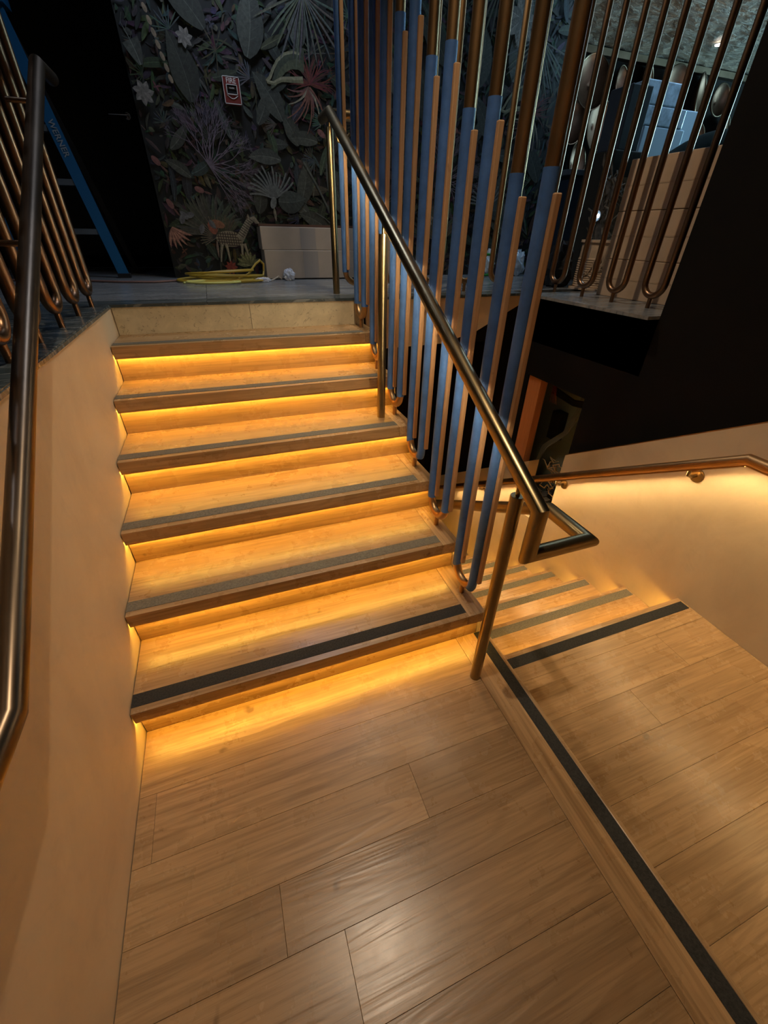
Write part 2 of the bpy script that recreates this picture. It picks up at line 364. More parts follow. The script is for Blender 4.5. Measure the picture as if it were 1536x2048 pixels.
# mural wall
wm = root_struct('wall_mural')
MURAL = plain('mural_ground', (.006, .008, .007), .7, ns=4, namp=.5)
MB().box(.24, 3.62, 3.10, 3.28, Z7, CEIL).build('mural_panel', MURAL, wm)
MB().box(.24, .30, 3.28, 4.4, Z7, CEIL).build('return_wall', black, wm)
MB().box(3.56, 3.62, 3.28, 5.7, Z7, CEIL).build('return_wall', black, wm)
wd = root_struct('wall_back')
MB().box(-2.4, -1.0, 4.4, 4.5, Z7, CEIL).build('black_face', black, wd)
MB().box(-1.0, .24, 4.4, 4.5, 3.3, CEIL).build('black_face', black, wd)
MB().box(-2.3, .24, 4.36, 4.4, Z7, Z7 + .10).build('skirting', black, wd)
dr = root_struct('door_1')
dlf = MB().box(-.95, .14, 4.40, 4.44, Z7 + .01, 3.29).build('door_leaf', plain('black_door_paint', (.012, .010, .009), .5, ns=2), dr, bevel=.002)
MB().box(.14, .24, 4.36, 4.45, Z7 + .01, 3.3).build('door_frame', black, dr, bevel=.002)
hd = MB(); hd.tube([(.07, 4.40, 2.30), (.07, 4.33, 2.30), (-.07, 4.33, 2.295)], .009, 12)
hd.lathe([(.025, 0), (.025, .008)], (.07, 4.40, 2.30), 20, M=Matrix.Rotation(R_(90), 3, 'X'))
hd.build('door_handle', chrome, dlf, smooth=True)
# ceilings
ce = root_struct('ceiling')
MB().box(-2.4, XK + .2, -2.6, 4.5, CEIL, CEIL + .05).build('ceiling_board', black, ce)
gold = stone_mat('crumpled_metal_leaf', (.055, .042, .03), (.14, .105, .07), (.42, .35, .25), 5, .55, .5, (1, 2.2, 1), .54, .66)
t = gold.node_tree; bb = t.nodes['Principled BSDF']; vv, _ = coords(t, (1, 2, 1), False); bump(t, bb, noise(t, vv, 5, 6, .7, 1.5), 1.0, .08); bb.inputs['Metallic'].default_value = .35
mb = MB(); nx, ny = 60, 48; rr = random.Random(3); H = {}
for j in range(ny + 1):
    for i in range(nx + 1):
        x = 2.79 + 7.4 * i / nx; yy = .5 + 5.2 * j / ny
        H[i, j] = (x, yy, 3.64 + rr.uniform(-.018, .018))
mb.add([H[i, j] for j in range(ny + 1) for i in range(nx + 1)],
       [(j * (nx + 1) + i, (j + 1) * (nx + 1) + i, (j + 1) * (nx + 1) + i + 1, j * (nx + 1) + i + 1) for j in range(ny) for i in range(nx)])
mb.build('leaf_finish', gold, ce)
MB().box(2.6, 10.2, .5, 6.0, 3.68, 3.9).build('ceiling_board', black, ce)
wb = root_struct('wall_bar')
MB().box(3.6, 10.2, 5.7, 5.8, Z7, 3.7).build('dark_face', black, wb)
MB().box(10.1, 10.2, .6, 5.7, Z7, 3.7).build('dark_face', black, wb)
MB().box(3.62, 10.1, 5.6, 5.7, 3.55, 3.62).build('cornice', brz_dk, wb)
MB().box(2.835, 10.1, .55, .632, Z7, 3.7).build('dark_face', black, wb)
wi = root_struct('added_window_1')  # unseen glowing window added to give the right-hand tubes cyan edges
for k in range(3):
    MB().box(10.085, 10.095, 1.0 + 1.2 * k, 2.16 + 1.2 * k, 1.95, 3.4).build('pane', emis('added_blue_glow', (.42, .82, 1), 22), wi)
    MB().box(10.05, 10.1, .96 + 1.2 * k, 1.0 + 1.2 * k, 1.9, 3.45).build('window_frame', greyp, wi)
MB().box(10.05, 10.1, .96, 4.6, 1.90, 1.95).build('window_sill', greyp, wi); MB().box(10.05, 10.1, .96, 4.6, 3.4, 3.45).build('window_frame', greyp, wi)
wf = root_struct('wall_front')
MB().box(-.14, XK + .2, -2.65, -2.6, -.3, CEIL).build('plaster_face', plaster, wf)
# ================================================================= lower flight
lf = thing('staircase', (1.9, YB, ZB), 'lower flight of oak steps descending beside the plaster wall', 'staircase')
for k in range(0, 9):
    yn = YB + k * gL; z = ZB - k * rL; x0 = W + .018
    if k == 0:
        MB().box(XA - .04, XR - .001, YB, YB + .0, z - .03, z) if False else None
        trd = MB().box(XA - .018, XR - .002, YB - .03, YB + .0, z - .045, z - .0165).build('nosing', oakX, lf, bevel=.001, center=True)
    else:
        trd = MB().box(x0, XR - .002, yn - gL - .005, yn, z - t_, z).build('tread', oakX, lf, bevel=.002, center=True)
    yy = yn - .024
    MB().box(XA + .002 if k == 0 else x0 + .002, XR - .012, yy - .05, yy, z, z + .0014).build('grip_strip', gritb if k == 0 else gritg, trd, center=True)
    MB().box(x0, XR - .004, yn - .045, yn - .027, z - rL, z - (t_ if k else .03)).build('riser', oakX, lf, center=True)
    MB().box(x0, XR - .003, yn - .022, yn - .014, z - (t_ if k else .045) - .0035, z - (t_ if k else .045) - .0004).build('led_strip', led_l, trd, center=True)
MB().box(x0, XR, -.05, 0.0, -2.2, -.05).build('carcass', dark_rec, lf) if False else None
# ================================================================= handrails, posts
RR = .0235
def rail_obj(name, label, paths, mat=brass):
    e = thing(name, paths[0][0], label, 'handrail')
    for p in paths: MB().tube(p, RR, 28).build('rail_tube', mat, e, smooth=True)
    return e
mr_ = rail_obj('handrail', 'brass tube handrail over the open side, looping down at its foot',
    [[(1.23, 1.985, 1.995), (1.23, 1.815, 1.995), (1.23, -.287, .868), (1.23, -.287, .714), (1.448, -.287, .714), (1.448, -.11, .714), (1.448, 2.6, -.876)]])
def post(x, y, z0, zr, label):
    e = thing('railing_post', (x, y, z0), label, 'post', 'brass posts under the open handrail')
    h = zr - z0; MB().lathe([(.0205, 0), (.0205, h - .055), (.019, h - .053), (0.0001, h - .053)], (x, y, z0), 28).build('post_tube', brass, e, smooth=True)
    MB().tube([(x, y, z0 + h - .054), (x, y, z0 + h - .015)], .007, 12).build('pin', brass, e, smooth=True)
    return e
zr = lambda y: .868 + (y + .287) * (1.995 - .868) / (1.815 + .287)
post(1.224, -.194, 0, zr(-.194), 'nearest brass post standing on the landing floor')
post(1.221, .955, 4 * r, zr(.955), 'brass post standing on the fourth oak step')
post(1.235, 1.845, Z7, 1.995, 'brass post standing on the marble upper floor')
lrail = rail_obj('handrail', 'dark brass handrail running down the left wall close to the viewer',
    [[(.06, 1.60, 1.965), (.06, 1.42, 1.965), (.06, -.43, .800), (.06, -1.6, .800)]], brz_dk)
for yy in (1.30, .66, .02):
    zz = .800 + (yy + .43) * (1.965 - .8) / 1.85
    if yy > .5: MB().tube([(-.045, yy, zz - .045), (.03, yy, zz - .045), (.06, yy, zz - .01)], .008, 12).build('bracket', brz_dk, lrail, smooth=True)
rail_obj_r = rail_obj('handrail', 'slim bronze handrail fixed on the right plaster wall with light beneath',
    [[(2.47, -1.6, .731), (2.47, -.09, .731), (2.47, 2.9, .731 - 2.99 * .617)]], bronze)
for yy in (.105, .863, 1.72):
    zz = .731 - (yy + .09) * .617
    b = MB(); b.tube([(2.47, yy, zz - .02), (2.47, yy, zz - .055), (2.50, yy, zz - .07), (XR, yy, zz - .07)], .0075, 12)
    bk = b.build('bracket', brass, rail_obj_r, smooth=True)
    MB().lathe([(.034, 0), (.034, .006), (.030, .009), (.0001, .009)], (XR, yy, zz - .07), 28, M=Matrix.Rotation(R_(-90), 3, 'Y')).build('wall_plate', brass, bk, smooth=True)
# recessed LED line in the underside of the wall rail
led_r = emis('warm_rail_led', (1, .70, .32), LED_RAIL)
def ledline(y0, y1, parent):
    z0 = .731 - max(0, y0 + .09) * .617; z1 = .731 - max(0, y1 + .09) * .617; off = RR + .0006
    c = .0; sl = math.hypot(1, (z1 - z0) / (y1 - y0)); dx, dz = math.sin(c) * off, -math.cos(c) * off * sl; ux, uz = math.cos(c) * .004, math.sin(c) * .004
    P = [(2.47 + dx - ux, y0, z0 + dz - uz), (2.47 + dx + ux, y0, z0 + dz + uz), (2.47 + dx + ux, y1, z1 + dz + uz), (2.47 + dx - ux, y1, z1 + dz - uz)]
    Q = [(a - math.sin(c) * .003, b, e_ + math.cos(c) * .003) for a, b, e_ in P]
    MB().hexa(Q + P).build('led_strip', led_r, parent)
    L = [(2.47 + a, y, z + b) for y, z in ((y0, z0 - RR * sl), (y1, z1 - RR * sl)) for a, b in ((.0075, .002), (.0095, .002), (.0095, -.0065), (.0075, -.0065))]
    MB().hexa(L).build('light_cutoff_lip', bronze, parent)  # lip added on the wall side to lower the light's upper edge
    L = [(2.47 - a, y, z + b) for y, z in ((y0, z0 - RR * sl), (y1, z1 - RR * sl)) for a, b in ((.0075, .002), (.0095, .002), (.0095, -.0045), (.0075, -.0045))]
    MB().hexa(L).build('light_cutoff_lip', bronze, parent)  # matching lip added on the open side to shield the strip
for a, b in ((-1.5, -.09), (-.09, .9), (.9, 2.2)): ledline(a, b, rail_obj_r)
led_mr = emis('rail_underlight', (1, .80, .50), LED_MID)
def undermid(y0, y1, zf, x=1.23):
    z0, z1 = zf(y0), zf(y1); sl = math.hypot(1, (z1 - z0) / (y1 - y0)); off = RR + .0008; c = -.38
    dx, dz = math.sin(c) * off, -math.cos(c) * off * sl; ux, uz = math.cos(c) * .004, math.sin(c) * .004
    P = [(x + dx - ux, y0, z0 + dz - uz), (x + dx + ux, y0, z0 + dz + uz), (x + dx + ux, y1, z1 + dz + uz), (x + dx - ux, y1, z1 + dz - uz)]
    Q = [(a, b, e_ + .003) for a, b, e_ in P]; MB().hexa(Q + P).build('led_strip', led_mr, mr_)
undermid(-.12, .93, zr); undermid(.98, 1.78, zr)
tb = rail_obj('handrail', 'thin brass guard rail behind the taped tubes at the stair head',
    [[(1.27, 1.90, 2.003), (1.46, 1.90, 2.003), (1.53, 1.90, 1.97)]])
hk = MB().tube([(1.303, 1.70, 1.90), (1.27, 1.70, 1.86), (1.24, 1.70, 1.87), (1.23, 1.70, 1.915)], .007, 10).build('bracket', brass, mr_, smooth=True)
# ================================================================= U tubes
TR = .0175
def u_tube(x, y, z0, axis, label, group, taped=(), top=CEIL, spread=.068, mat=None, name='bent_metal_tube', r_=TR):
    e = thing(name, (x, y, z0), label, 'tube', group); mat = mat or bronze
    ax = Vector((0, 1, 0)) if axis == 'y' else Vector((1, 0, 0)); c = Vector((x, y, z0 + .045 + spread + r_)); pts = []
    a = c + ax * spread; b = c - ax * spread
    pts.append(Vector((a.x, a.y, top))); pts.append(a + Vector((0, 0, .02)))
    for k in range(0, 13):
        th = math.pi * k / 12; pts.append(c + ax * spread * math.cos(th) - Vector((0, 0, 1)) * spread * math.sin(th))
    pts.append(b + Vector((0, 0, .02))); pts.append(Vector((b.x, b.y, top)))
    MB().tube(pts, r_, 18).build('bent_tube', mat, e, smooth=True)
    MB().lathe([(.011, 0), (.011, .052)], (x, y, z0), 16).build('peg', mat, e, smooth=True)
    for k, (s, bot) in enumerate(taped):
        q = c + ax * spread * s; lo = z0 + bot; hi = z0 + 1.445
        m = MB()
        if bot < .1:
            m.tube([(q.x, q.y, hi), (q.x, q.y, z0 + .13), (q.x - ax.x * s * .004, q.y - ax.y * s * .004, z0 + .095), (q.x - ax.x * s * .012, q.y - ax.y * s * .012, z0 + .078)], r_ + .0016, 18)
        else: m.tube([(q.x, q.y, hi), (q.x, q.y, hi - .4), (q.x, q.y, lo)], r_ + .0016, 18)
        m.build('masking_tape', tape, e, smooth=True)
        m = MB().box(q.x + .001, q.x + .019, q.y - r_ - .016, q.y - r_ - .001, z0 + .133, z0 + 1.397)
        m.build('wooden_batten', pine, e, bevel=.003, center=True)
    return e
ordn = ['first', 'second', 'third', 'fourth', 'fifth', 'top']
for i, (px, py) in enumerate([(1.303, .103), (1.303, .394), (1.305, .682), (1.303, .966), (1.297, 1.243), (1.292, 1.512)]):
    u_tube(px, py, (i + 1) * r, 'y', 'blue taped bent tube with wooden battens standing on the %s oak step' % ordn[i],
           'taped tubes on the open side of the steps', ((1, .11), (-1, .06)) if i in (0, 2) else ((1, .12), (-1, .12)))
for i, px in enumerate([1.352, 1.61, 1.87, 2.12, 2.38]):
    lab = ['blue taped bent tube standing on marble beside the top brass post', 'bare bronze bent tube on the marble edge, second from the stair head',
           'bare bronze bent tube amid the row on the marble edge', 'bare bronze bent tube on the marble edge, second from the right platform',
           'bare bronze bent tube on the marble edge nearest the right platform'][i]
    u_tube(px, 1.80, Z7, 'x', lab, 'tubes along the far marble edge', ((-1, .12), (1, .12)) if i == 0 else (), spread=.066)
for i, (px, py) in enumerate([(2.75, .861), (2.74, 1.11), (2.755, 1.375), (2.75, 1.636), (2.75, 1.90)]):
    lab = ['thin bronze bent tube right beside the edge of the black wall', 'thin bronze bent tube before the cartons, next to the one by the black wall',
           'thin bronze bent tube before the twine drum', 'thin bronze bent tube before the black bag', 'thin bronze bent tube farthest along the right platform from the black wall'][i]
    u_tube(px, py, Z7, 'y', lab, 'tubes on the right platform', (), top=3.68, spread=.062, r_=.0165, mat=bronze2)
for i in range(6):
    py = 1.56 - .272 * i
    lab = 'dark bronze bent tube on the left ledge, %s' % ['farthest one beside the door recess', 'second from the far end', 'third from the far end',
        'fourth from the far end', 'fifth from the far end', 'sixth from the far end'][i]
    u_tube(-.062, py, Z7, 'y', lab, 'tubes on the left ledge', (), spread=.068, r_=.0185, mat=bronze2)
# ================================================================= things on the upper floor
def carton_box(name, x0, x1, y0, y1, z0, z1, mat, label, group, face='x', seam=True):
    e = thing(name, ((x0 + x1) / 2, (y0 + y1) / 2, z0), label, 'box', group)
    MB().box(x0, x1, y0, y1, z0, z1).build('carton_body', mat, e, bevel=.004, center=True)
    zc = (z0 + z1) / 2
    if seam:
        if face == 'x':
            MB().box(x0 - .0012, x0, y0 + .01, y1 - .01, zc - .0035, zc + .0035).build('seam', cartape, e, center=True)
        else:
            MB().box(x0 + .3, x0 + .42, y0 - .0012, y0, z0 + .004, z1 - .004).build('shade_band', plain('shade_band_grey', (.36, .34, .33), .3), e, center=True)  # upright shading on the pale carton, put in as a greyer strip
    return e
for k, (a, b) in enumerate([(Z7, 1.372), (1.374, 1.618), (1.621, 1.866)]):
    carton_box('carton', 2.95, 3.5, .70, 1.455, a, b, carton, ['brown carton at the foot of the tall stack behind the right tubes',
        'brown carton in the middle of the tall stack behind the right tubes', 'brown carton topmost of the tall stack behind the right tubes'][k], 'tall carton stack on the right platform')
for k, (a, b) in enumerate([(Z7 + .008, 1.365), (1.367, 1.515)]):
    carton_box('carton', .925 - .01 * k, 2.04, 2.83 + .006 * (k), 3.07, a, b, cartonw, ['long pale carton lying on the marble under another by the mural',
        'long pale carton lying on top of another by the mural'][k], 'long cartons below the mural', 'y')
tag(MB().box(.91, 2.05, 2.86, 3.08, 1.517, 1.532).build('plank_lid', plain('dark_red_board', (.10, .05, .035), .6)), 'thin dark red-brown board lying on the long pale cartons', 'board')
# fire pull station
fp = thing('fire_alarm_box', (.87, 3.08, 2.275), 'small red fire alarm pull box on the botanical wallpaper', 'alarm')
M3 = lambda a, b, c, d, y0, y1: MB().box(a, b, y0, y1, c, d)
M3(.815, .925, 2.208, 2.345, 3.055, 3.10).build('housing', redp, fp, bevel=.004)
for q in ((.815, .819, 2.208, 2.345), (.921, .925, 2.208, 2.345), (.815, .925, 2.208, 2.212), (.815, .925, 2.341, 2.345)):
    M3(*q, 3.0535, 3.0548).build('rim', whitep, fp)
for q in ((.834, .838, 2.255, 2.306), (.902, .906, 2.255, 2.306), (.834, .906, 2.302, 2.306), (.834, .906, 2.255, 2.259)):
    M3(*q, 3.050, 3.0548).build('window_frame', whitep, fp)
M3(.838, .902, 2.259, 2.302, 3.0540, 3.0548).build('recess', dark_rec, fp)
M3(.842, .898, 2.281, 2.292, 3.050, 3.0546).build('pull_bar', brz_dk, fp)
arc = [(.834 + .072 * k / 12, 3.053, 2.253 - .018 * math.sin(math.pi * k / 12)) for k in range(13)]
MB().tube(arc, .002, 8).build('handle_lip', whitep, fp)
def text(s, loc, size, rot, mat, name, parent, ext=.0005, wdt=1.0):
    cu = bpy.data.curves.new(name, 'FONT'); cu.body = s; cu.size = size; cu.extrude = ext; cu.align_x = 'CENTER'; cu.align_y = 'CENTER'
    cu.offset = size * .012; o = bpy.data.objects.new(name, cu); C.objects.link(o); cu.materials.append(mat); o.location = loc; o.rotation_euler = rot
    me = bpy.data.meshes.new_from_object(o); bpy.data.objects.remove(o, do_unlink=True); o = bpy.data.objects.new(name, me); C.objects.link(o)
    o.location = loc; o.rotation_euler = rot
    if parent: o.parent = parent; o.matrix_parent_inverse = parent_inv(parent)
    return o
text('FIRE', (.870, 3.0545, 2.323), .036, (R_(90), 0, 0), whitep, 'lettering', fp)
text('ALARM', (.870, 3.0497, 2.2865), .010, (R_(90), 0, 0), whitep, 'lettering', fp)
# stepladder
ld = thing('step_ladder', (-.4, 3.4, Z7), 'blue fibreglass step ladder standing by the dark door', 'ladder')
def beam(a, b, wx, wy, name, mat, parent):
    a = Vector(a); b = Vector(b); u = Vector((1, 0, 0)); v = Vector((0, 1, 0)); m = MB()
    m.hexa([a - u * wx - v * wy, a + u * wx - v * wy, a + u * wx + v * wy, a - u * wx + v * wy, b - u * wx - v * wy, b + u * wx - v * wy, b + u * wx + v * wy, b - u * wx + v * wy])
    return m.build(name, mat, parent, center=True)
FR = [((-.13, 3.17, Z7 + .01), (-.44, 3.42, 2.62)), ((-.80, 3.17, Z7 + .01), (-.56, 3.42, 2.62))]
for a, b in FR: beam(a, b, .036, .014, 'rail', bluep, ld)
for a, b in [((-.10, 3.69, Z7 + .01), (-.43, 3.46, 2.60)), ((-.80, 3.69, Z7 + .01), (-.57, 3.46, 2.60))]: beam(a, b, .02, .012, 'rear_rail', fabric_k, ld)
for k in range(1, 5):
    s = k / 5.0; a = Vector(FR[0][0]).lerp(Vector(FR[0][1]), s); b = Vector(FR[1][0]).lerp(Vector(FR[1][1]), s)
    MB().box(b.x, a.x - .02, a.y - .01, a.y + .075, a.z - .02, a.z + .015).build('step', greyp, ld, center=True)
MB().box(-.62, -.38, 3.36, 3.52, 2.61, 2.66).build('top_cap', bluep, ld, center=True)
a = Vector(FR[0][0]); b = Vector(FR[0][1]); d = (b - a).normalized(); q = a.lerp(b, .56)
lt = text('WERNER', (0, 0, 0), .050, (0, 0, 0), plain('grey_print', (.25, .30, .34), .6), 'lettering', None)
X = -d; Z = Vector((0, -1, -.0)); Z = (Z - X * Z.dot(X)).normalized(); Yv = Z.cross(X)
mw = Matrix((X, Yv, Z)).transposed().to_4x4(); mw.translation = q + Z * .0165
lt.parent = ld; lt.matrix_parent_inverse = parent_inv(ld); lt.matrix_basis = mw
for x, y in ((-.13, 3.17), (-.80, 3.17), (-.10, 3.69), (-.80, 3.69)): MB().box(x - .045, x + .045, y - .025, y + .025, Z7, Z7 + .03).build('rubber_foot', fabric_k, ld)
# cable heap
def loops(cx, cy, n, rad, seed, z0, hh, wob=.3):
    rn = random.Random(seed); pts = []; N = 26
    for k in range(int(n * N)):
        th = 2 * math.pi * k / N; ph = th / 7
        rr = rad * (1 + .25 * math.sin(ph * 2.1 + seed) + .18 * math.sin(ph * 5.3))
        pts.append((cx + rr * 1.55 * math.cos(th) + .05 * math.sin(ph * 1.7), cy + rr * .75 * math.sin(th) + .03 * math.cos(ph * 2.3), z0 + hh * (.5 + .5 * math.sin(ph * 3 + seed)) * (k / (n * N))))
    return pts
tag(MB().tube(loops(.60, 2.72, 6, .17, 1, Z7 + .009, .085), .0075, 8).build('extension_cord', yel, smooth=True), 'yellow extension cord heaped on the marble below the mural', 'cord')
tag(MB().tube(loops(.50, 2.56, 2.5, .10, 4, Z7 + .008, .02) , .0065, 8).build('extension_cord', yel2, smooth=True), 'pale lime cord coil lying before the yellow cord heap', 'cord')
up = [(.88, 2.76, Z7 + .012), (.90, 2.80, Z7 + .06), (.905, 2.80, Z7 + .11), (.88, 2.79, Z7 + .135), (.84, 2.77, Z7 + .11), (.78, 2.74, Z7 + .05), (.70, 2.72, Z7 + .02)]
tag(MB().tube(up, .0075, 8).build('cord_loop', yel, smooth=True), 'raised loop of yellow cord leaning on the long pale carton', 'cord')
pk = [(-1.0, 3.0, Z7 + .008), (-.5, 2.95, Z7 + .008), (-.1, 2.74, Z7 + .008), (.12, 2.70, Z7 + .008), (.26, 2.78, Z7 + .008), (.33, 2.9, Z7 + .01)]
tag(MB().tube(pk, .007, 8).build('power_cable', plain('brownish_cable', (.20, .11, .09), .6), smooth=True), 'dull brown cable lying across the marble toward the door', 'cord')
tag(MB().box(.36, .52, 2.98, 3.06, Z7 + .001, Z7 + .03).build('paper_packet', tissue, bevel=.006), 'white paper packet lying behind the yellow cord heap', 'paper')
def crumple(name, c, rad, seed, mat, label, cat, sq=(1, 1, 1)):
    rn = random.Random(seed); m = MB(); vs = []; n1, n2 = 10, 16
    for j in range(n1 + 1):
        for k in range(n2):
            th = math.pi * j / n1; ph = 2 * math.pi * k / n2; rr = rad * rn.uniform(.72, 1.12)
            vs.append((c[0] + sq[0] * rr * math.sin(th) * math.cos(ph), c[1] + sq[1] * rr * math.sin(th) * math.sin(ph), max(Z7 + .0005, c[2] + sq[2] * rr * math.cos(th))))
    fs = [(j * n2 + k, (j + 1) * n2 + k, (j + 1) * n2 + (k + 1) % n2, j * n2 + (k + 1) % n2) for j in range(n1) for k in range(n2)]
    m.add(vs, fs); return tag(m.build(name, mat), label, cat)
crumple('tissue_ball', (1.09, 2.76, Z7 + .036), .046, 2, tissue, 'crumpled white tissue lying in front of the long cartons', 'tissue')
crumple('plastic_scrap', (.875, 2.66, Z7 + .014), .04, 5, tissue, 'small twisted white plastic scrap between the cord and the tissue', 'plastic scrap', (1.5, .5, .45))
tag(MB().tube([(.92, 2.68, Z7 + .006), (.96, 2.72, Z7 + .012), (1.0, 2.74, Z7 + .03), (1.03, 2.78, Z7 + .008)], .005, 8).build('wire_scrap', cartonw), 'short pale wire scrap between the plastic scrap and tissue', 'wire')
# clear plastic packs beyond the far tubes
for k, (x, y) in enumerate([(2.98, 2.92), (3.32, 2.92)]):
    e = crumple('plastic_bag', (x, y, Z7 + .10), .115, 11 + k, wrap, ['crinkled clear plastic bag on the marble, left of two beyond the far tubes', 'crinkled clear plastic bag on the marble, right of two beyond the far tubes'][k], 'bag', (.75, .6, 1.0))
tag(MB().tube([(2.90 + .06 * math.cos(a_ / 10 * 2 * math.pi), 2.78, Z7 + .10 + .085 * math.sin(a_ / 10 * 2 * math.pi)) for a_ in range(11)], .011, 10).build('garden_hose', hose, smooth=True), 'green hose loop standing before the clear plastic bag', 'hose')
# drum of twine, black bag
dm = thing('cable_drum', (3.17, 1.68, Z7), 'beige drum wound with twine standing behind the right tubes', 'drum')
dm.location = (3.17, 1.70, Z7)
# placed clear of the cartons
cx, cy = 3.24, 1.76
prof = [(.20, 0), (.20, .012), (.172, .014)] + [(.172 + .004 * (k % 2), .014 + k * .007) for k in range(1, 26)] + [(.170, .20), (.170, .292)]
MB().lathe(prof, (cx, cy, Z7), 32).build('wound_twine', twine, dm, smooth=False)
MB().lathe([(.182, 0), (.182, .016), (.0001, .016)], (cx, cy, Z7 + .292), 32).build('lid', carton, dm, smooth=False)
for k in range(7):
    rn = random.Random(k); a0 = 3.4 + rn.uniform(-.5, .6); pts = [(cx + .180 * math.cos(a0 + s * .09), cy + .180 * math.sin(a0 + s * .09), Z7 + .05 + rn.uniform(0, .02) * s + k * .012) for s in range(14)]
    MB().tube(pts, .003, 6, cap=False).build('loose_twine', cartape, dm)
crumple('fabric_bag', (3.02, 1.95 + .03, Z7 + .12), .16, 21, fabric_k, 'slumped black fabric bag between the twine drum and far marble', 'bag', (.62, .85, 1.1))
# ----- bar beyond
def dish(x, y, z, rx, rz, tilt, label):
    o = None; m = MB(); n = 28; vs = []; prof = [(1.0, 0.0), (.97, .015), (.8, .05), (.5, .085), (.2, .10), (.0, .103)]
    rot = Matrix.Rotation(tilt[0], 3, 'X') @ Matrix.Rotation(tilt[1], 3, 'Z')
    for (q, dpt) in prof:
        for k in range(n):
            th = 2 * math.pi * k / n; vs.append(Vector((x, y, z)) + rot @ Vector((rx * q * math.cos(th), dpt, rz * q * math.sin(th))))
    fs = [(i * n + k, i * n + (k + 1) % n, (i + 1) * n + (k + 1) % n, (i + 1) * n + k) for i in range(len(prof) - 1) for k in range(n)]
    m.add(vs, fs); m.tube([Vector((x, y, z)) + rot @ Vector((rx * math.cos(2 * math.pi * k / 28), 0, rz * math.sin(2 * math.pi * k / 28))) for k in range(29)], .008, 6, cap=False, mi=1)
    ob = m.build('wall_dish', [dish_m, brz_dk], loc=(x, y, z), smooth=True); sm = ob.modifiers.new('thick', 'SOLIDIFY'); sm.thickness = .006
    return tag(ob, label, 'wall dish', 'bronze dishes on the bar wall')
dish_m = metal_mat('hammered_bronze', (.13, .08, .055), .45)
rn = random.Random(5); rows = ['top', 'second', 'third', 'fourth']
ow = ['first', 'second', 'third', 'fourth', 'fifth', 'sixth', 'seventh', 'eighth', 'ninth', 'tenth']
for j in range(4):
    for i in range(8):
        x = 4.95 + .50 * i + (.25 if j % 2 else 0) + rn.uniform(-.05, .05); z = 3.26 - .42 * j + rn.uniform(-.03, .03)
        s = rn.choice([1, 1, .85, .65])
        dish(x, 5.52, z, .235 * s, .30 * s, (rn.uniform(-.25, .1), rn.uniform(-.5, .5)), 'round bronze wall dish, %s from the left in the %s row' % (ow[i], rows[j]))
# counter with papers, cabinet
cb = thing('bar_counter', (4.2, 3.2, Z7), 'dark grey metal bar counter below the bronze dishes', 'counter')
MB().box(3.75, 4.62, 2.95, 3.45, 1.96, 2.0).build('top', greyp, cb, bevel=.003, center=True)
MB().box(3.80, 4.55, 3.0, 3.4, Z7 + .02, 1.96).build('cabinet', plain('blue_black_panel', (.02, .035, .055), .4), cb, bevel=.004, center=True)
MB().box(4.10, 4.30, 2.985, 3.0, 1.55, 1.85).build('door', greyp, cb, bevel=.003, center=True)
MB().box(4.40, 4.53, 2.985, 3.0, 1.35, 1.85).build('door', greyp, cb, bevel=.003, center=True)
MB().tube([(4.05, 2.98, 1.78), (4.05, 2.95, 1.78), (4.05, 2.95, 1.86), (4.05, 2.98, 1.86)], .006, 8).build('handle', chrome, cb)
for k, (x, y, ro) in enumerate([(4.15, 3.08, .1), (4.42, 3.12, -.2)]):
    o = MB().box(-.13, .13, -.09, .09, 0, .004).build('paper_sheet', whitep); o.location = (x, y, 2.0005); o.rotation_euler.z = ro
    tag(o, ['white paper sheet on the bar counter, left one', 'white paper sheet on the bar counter, right one'][k], 'paper')
# tub chair, blue light put into its colour
ch = thing('tub_chair', (3.86, 3.6, Z7), 'rounded pale seat back in blue light left of the bar counter', 'chair')
m = MB(); prof = []
for k in range(13):
    th = math.pi * (k / 12); prof.append((.16 * math.cos(th), .30 * math.sin(th)))
pts2 = [(-.16, -.35)] + [(-q[0], q[1]) for q in prof] + [(.16, -.35)]
m.prism(pts2, lambda q, y: (3.90 + q[0], y, 2.10 + q[1] * .75), 3.48, 3.56); m.build('backrest', blue_lit_white, ch, bevel=.01)
MB().box(3.72, 4.08, 3.2 + .28, 3.85, 1.55, 1.66).build('seat', fabric_k, ch, bevel=.02)
for x, y in ((3.74, 3.5), (4.06, 3.5), (3.74, 3.83), (4.06, 3.83)): MB().tube([(x, y, Z7), (x, y, 1.56)], .014, 10).build('leg', brz_dk, ch)
# stacked goods: panels and wrapped parcels
def upright(name, x0, x1, y, z0, z1, th, mat, label, cat, lean=0):
    m = MB().hexa([(x0, y, z0), (x1, y, z0), (x1, y + th, z0), (x0, y + th, z0), (x0 + lean, y, z1), (x1 + lean, y, z1), (x1 + lean, y + th, z1), (x0 + lean, y + th, z1)])
    return tag(m.build(name, mat, bevel=.008), label, cat)
upright('pale_crate', 4.14, 4.60, 2.62, Z7, 2.27, .30, blue_lit_white, 'tall pale blue-lit crate beyond the carton stack', 'crate')
upright('wrapped_parcel', 4.12, 4.56, 2.62, 2.272, 2.395, .29, wrap, 'white parcel in clear film lying directly on the pale crate', 'parcel')
upright('wrapped_parcel', 4.06, 4.50, 2.62, 2.397, 2.54, .29, wrap, 'white parcel in clear film topmost on the pale crate', 'parcel')
upright('white_panel_box', 4.64, 4.86, 2.72, Z7, 2.42, .3, blue_lit_white, 'narrow pale box standing right of the wrapped parcels', 'box')
upright('dark_cabinet', 3.60, 3.92, 2.30, Z7, 2.05, .30, plain('olive_dark', (.022, .018, .010), .7), 'dark brown cabinet standing left of the pale crate', 'cabinet')
